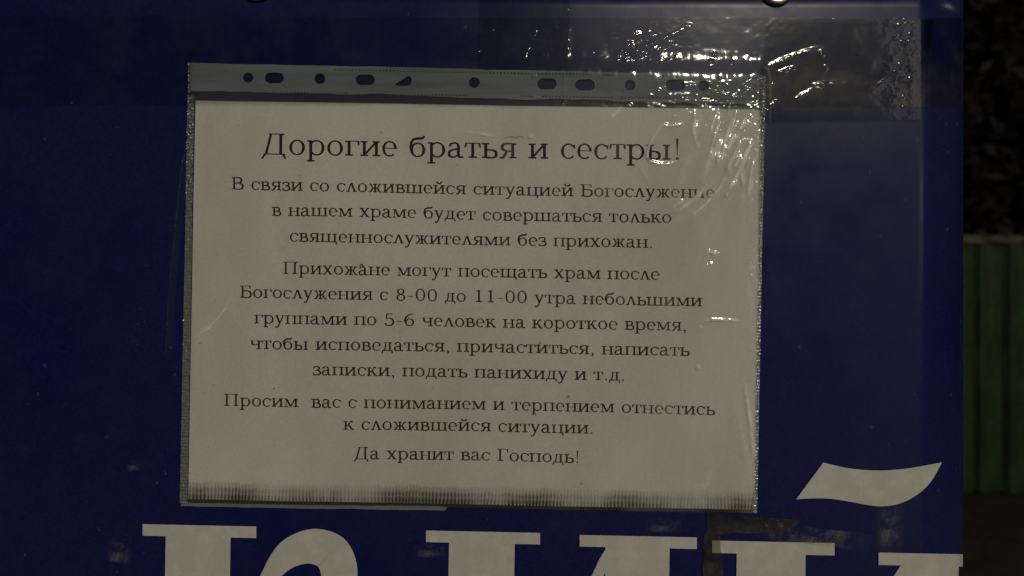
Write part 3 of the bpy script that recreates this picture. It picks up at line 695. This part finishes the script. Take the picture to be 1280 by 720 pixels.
# stitches: two rows of embossed dots along the strip
def stitches():
    V = []; F = []
    for yl, yr, x0, x1 in ((83.5, 98, 420, 950), (114.5, 124.5, 240, 950)):
        x = x0
        while x < x1:
            if value_noise(np.array([x]), np.array([yl]), 30, 41, 2)[0] > -.35:
                y = on_line(x, yl, yr); a = 1.0; b = .8
                q = [(x - a, y - b), (x + a, y - b), (x + a, y + b), (x - a, y + b)]
                P = np.array(q); W = on_ban(P[:, 0], P[:, 1], film_h(P[:, 0], P[:, 1]) + .00022); n = len(V); V += [tuple(k) for k in W]; F.append((n, n + 1, n + 2, n + 3))
            x += 4.3
    o = link('weld_dots', V, F, M_DOT, sleeve); o['kind'] = 'stuff'
stitches()
# side welds: beaded ridges
def seam(name, a0, a1, b0, b1, seed, m=M_SEAM):
    """from top edge a0..a1 to bottom edge b0..b1 (px)"""
    def hf(px, py):
        amp = 1 + 2.2 * np.exp(-((py - 170) / 80) ** 2); bead = .00030 * amp * np.abs(np.sin(py * pi / 4.2)) ** .6
        return paper_h(px, py) * .6 + .0006 + bead + .00024 * amp * value_noise(px, py, 3.2, seed, 2)
    patch(name, (a0, a1, b1, b0), 14, 1100, 0, m, sleeve, 0, hf)
seam('side_weld', (236.2, 120), (244.5, 120), (226, 628), (235.5, 628), 51)
seam('side_weld', (950, 96), (956, 96), (941.5, 641), (945.5, 641), 52)
seam('top_edge', (236.4, 79), (240, 79), (236.5, 119), (240, 119), 53, M_EDGE)
# bottom weld with grime in it
def bottom():
    nx = 260; u, v = np.meshgrid(np.linspace(0, 1, nx), np.linspace(0, 1, 8))
    TL, TR, BR, BL = [np.array(c, float) for c in ((234.5, 597), (943.5, 611), (943.2, 640.5), (233.5, 627.5))]
    P = (TL * (1 - u)[..., None] + TR * u[..., None]) * (1 - v)[..., None] + (BL * (1 - u)[..., None] + BR * u[..., None]) * v[..., None]
    V = on_ban(P[..., 0], P[..., 1], paper_h(P[..., 0], P[..., 1]) + .0003).reshape(-1, 3)
    o = link('grimy_bottom_weld', V, grid_faces(nx, 8), M_GRIME, sleeve, True)
    uv = o.data.uv_layers.new(name='UVMap'); U = (u * 166).ravel(); Vv = (1 - v).ravel()
    li = np.zeros(len(o.data.loops), int); o.data.loops.foreach_get('vertex_index', li)
    uv.data.foreach_set('uv', np.stack([U[li], Vv[li]], -1).ravel())
bottom()
patch('bottom_lip', ((228, 627), (560, 633), (556, 638), (227, 632.5)), 160, 6, .0006, M_EDGE, sleeve, .8, lambda a, b: .00012 * value_noise(a, b, 6, 71, 2))
patch('back_film', ((238, 81), (955, 96), (944, 640), (227, 627)), 40, 40, .00025, M_FILM, sleeve)

# ================================================================== TAPES
def tape(name, corners, label, nx, ny, off, m, hfn=None, attr=None, group=None, thing=True, ragged=0):
    hf = hfn or (lambda a, b: 0 * a)
    o = patch(name, corners, nx, ny, off, m, None, 2.2, hf, attr=attr)
    tag(o, label, 'tape' if 'tape' in name else 'residue', group); return o
TAPE_CREASES = [([(772, 74), (790, 66), (812, 56), (834, 46), (860, 33)], .55, 2.2), ([(766, 76), (776, 66), (790, 54)], .5, 2.2), ([(780, 76), (800, 70), (824, 58)], .5, 1.8), ([(776, 50), (784, 46), (796, 40)], .35, 1.6),
 ([(578, 38), (581, 32)], .5, 1.8), ([(652, 78), (658, 66), (664, 52), (672, 34)], .4, 2.2), ([(604, 56), (618, 34)], .3, 2.4), ([(590, 62), (600, 66)], .4, 2),
 ([(970, 92), (980, 89), (995, 83)], .55, 1.5), ([(974, 95), (984, 91), (994, 86)], .5, 1.3), ([(955, 86), (985, 72), (1010, 64), (1030, 58)], .32, 1.8), ([(1024, 62), (1028, 72)], .5, 2.0),
 ([(986, 130), (1012, 113), (1034, 105), (1060, 102)], .35, 1.8), ([(1014, 108), (1022, 105), (1036, 104)], .45, 1.5), ([(1017, 112), (1026, 110)], .45, 1.4), ([(1030, 85), (1034, 84)], .5, 1.8),
 ([(955, 136), (965, 130), (974, 126)], .5, 1.6), ([(958, 108), (968, 104)], .45, 1.5), ([(1032, 21), (1042, 22)], .5, 1.8), ([(885, 78), (892, 77)], .5, 1.8), ([(890, 70), (895, 66)], .45, 1.6), ([(913, 79), (917, 78)], .45, 1.6),
 ([(560, 50), (580, 56), (598, 60)], .25, 3.0), ([(1080, 120), (1110, 100), (1140, 96)], .2, 4.0), ([(712, 30), (709, 74)], .2, 1.6), ([(854, 32), (866, 33)], .4, 1.8), ([(736, 67), (740, 64)], .5, 1.6)]
def tape_h(px, py):
    h = .00006 * value_noise(px, py, 24, 81, 3)
    k = np.exp(-((px - 960) / 120) ** 2)
    h = h + .00016 * k * value_noise(px * .7, py, 17, 82, 3)
    h = h + .00016 * np.exp(-((px - 1128) / 15) ** 2) * np.clip(value_noise(px, py, 4.5, 83, 2), 0, 1) * 2
    kk = np.exp(-(((px - 805) / 40) ** 2 + ((py - 55) / 22) ** 2)); h = h + kk * .0004 * value_noise(px * .6 + .7 * py, py, 5, 84, 3)
    kk = np.exp(-(((px - 655) / 50) ** 2 + ((py - 45) / 40) ** 2)); h = h + kk * .00016 * np.clip(value_noise(px, py, 6, 85, 2), 0, 1)
    for pts, H, wd in TAPE_CREASES:
        p = smooth_path(pts, [0] * len(pts), 4)[0].tolist() if len(pts) > 2 else pts
        d, pos = seg_dist(px, py, p); tp = np.clip(np.minimum(pos, 1 - pos) * 5, .05, 1)
        h = h + H * .001 * .8 * np.exp(-(d / (wd * 1.25)) ** 2) * tp * (1 + .6 * value_noise(px, py, 3.5, 32, 2))
    # the tape climbs over the sleeve's top edge
    yt = on_line(px, 79, 95) - 10 + 2.5 * value_noise(px, px * 0, 14, 86, 3); inside = 1 / (1 + np.exp(-(py - yt - 1) / (5.5 + 1.5 * value_noise(px, px * 0, 9, 87, 2)))) / (1 + np.exp((px - 955) / 3.0)) / (1 + np.exp(-(px - 237) / 3.0))
    return h + inside * (.0021)
def cloud(px, py):
    a = np.interp(px, [0, 150, 600, 960, 1000, 1150, 1165], [.10, .10, .16, .45, 1, 1, .3]); return a
tape('clear_tape', ((-40, 19), (1203, 23), (1203, 133.5), (-40, 131)), 'wide clear tape running across the banner over the top of the sleeve', 1300, 130, .00022, M_TAPE, tape_h, cloud)
tape('short_tape', ((600, -30), (714, -32), (710, 88), (598, 86)), 'short upright clear tape crossing the wide tape above the sleeve middle', 120, 120, .0006, M_TAPE,
     lambda a, b: .0001 * value_noise(a, b, 5, 91, 3) + .00001 * a * 0, lambda a, b: .15 + 0 * a)
tape('flap_tape', ((958, 26), (1166, 26), (1150, 150), (947, 152)), 'wrinkled clear tape end lapping the upper right corner of the sleeve', 260, 160, .0011, tape_mat('lapped_tape', .48, .54, 15, .12, (.40, .37, .28), (.80, .82, .82)),
     lambda a, b: tape_h(a, b) * .6, lambda a, b: np.clip((150 - b) / 25, 0, 1))
tape('brown_tape', ((884, 640), (1000, 650), (985, 664), (882, 668)), 'brownish tape scrap below the lower right corner of the sleeve', 60, 16, .0006, M_TAPE_OLD, lambda a, b: .0003 * value_noise(a, b, 9, 95, 3))
tape('brown_tape', ((880, 668), (900, 668), (905, 735), (878, 735)), 'narrow brownish tape strip running down between the two big letters', 16, 50, .0007, M_TAPE_OLD, lambda a, b: .0003 * value_noise(a, b, 9, 96, 3))
# old glue residue: scuffed patches
for cn, lab in (((( 1096, 632), (1130, 630), (1128, 690), (1094, 690)), 'upright scuffed glue patch under the white breve mark'),
                (((515, 682), (556, 679), (560, 694), (520, 700)), 'pale glue smear left of the middle big letter'),
                (((158, 576), (176, 574), (176, 588), (158, 590)), 'small pale glue spot left of the sleeve near its bottom'),
                (((136, 668), (168, 690), (160, 706), (134, 700)), 'curved pale glue marks left of the first big letter'),
                (((808, 646), (850, 650), (852, 668), (806, 664)), 'faint glue smear above the second big letter'),
                (((945, 652), (1090, 668), (1085, 690), (945, 672)), 'long faint glue smear above the last big letter')):
    tape('glue_residue', cn, lab, 24, 24, .00045, M_RESIDUE, lambda a, b: .00012 * value_noise(a, b, 4, 97, 2),
         lambda a, b: np.exp(-(((a - a.mean()) / (np.ptp(a) * .36)) ** 4 + ((b - b.mean()) / (np.ptp(b) * .36)) ** 4)))
# loose film edge standing off to the left of the sleeve
def rim():
    P, W = smooth_path([(240, 160), (233, 180), (226, 215), (221, 262), (216, 310), (212, 352), (209, 400), (207, 440)], [1.6, 1.6, 1.5, 1.4, 1.3, 1.2, 1.0, .6], 12)
    V = []; F = []; n = len(P)
    for k, (ox, oh) in enumerate(((-1.6, .0002), (-.7, .0009), (0, .0012), (.8, .0009), (3.5, .0004), (9, .0003))):
        for (x, y) in P: V.append(tuple(on_ban(x + ox, y, oh)))
    for k in range(5):
        for i in range(n - 1): F.append((k * n + i, k * n + i + 1, (k + 1) * n + i + 1, (k + 1) * n + i))
    o = link('tape_edge', V, F, clear_film('thin_film', .12, .35, .015, bump_fn=bead_bump), None, True)
    tag(o, 'thin raised edge of clear tape running down left of the sleeve', 'tape')
rim()
# tiny air bubbles left of the sleeve
def bubbles():
    V = []; F = []
    pts = [(165 + 55 * rng.random(), 325 + 120 * rng.random(), .25 + .4 * rng.random()) for _ in range(90)] + [(183, 333, .7), (175, 386, .9), (175, 378, .6), (205, 441, .9), (220, 334, .7), (194, 382, .6), (186, 431, .6)]
    for x, y, r in pts:
        r = r * .9; c = on_ban(x, y, 0)
        n0 = len(V); n = 8; V.append((c[0], c[1] - r * S * .9 - .00005, c[2]))
        for ring, (rr, hh) in enumerate(((.5, .72), (.85, .35), (1.0, -.2))):
            for i in range(n): a = 2 * pi * i / n; V.append((c[0] + r * S * 1.5 * rr * cos(a), c[1] - r * S * .9 * hh - .00005, c[2] + r * S * 1.5 * rr * sin(a)))
        for i in range(n): F.append((n0, n0 + 1 + i, n0 + 1 + (i + 1) % n))
        for k in range(2):
            for i in range(n): a = n0 + 1 + k * n; F.append((a + i, a + n + i, a + n + (i + 1) % n, a + (i + 1) % n))
    o = link('air_bubbles', V, F, clear_film('bubble_film', .12, 1.6, .04), None, True)
    tag(o, 'tiny shiny air bubbles speckling the banner beside the sleeve', 'bubbles', None, 'stuff')
bubbles()
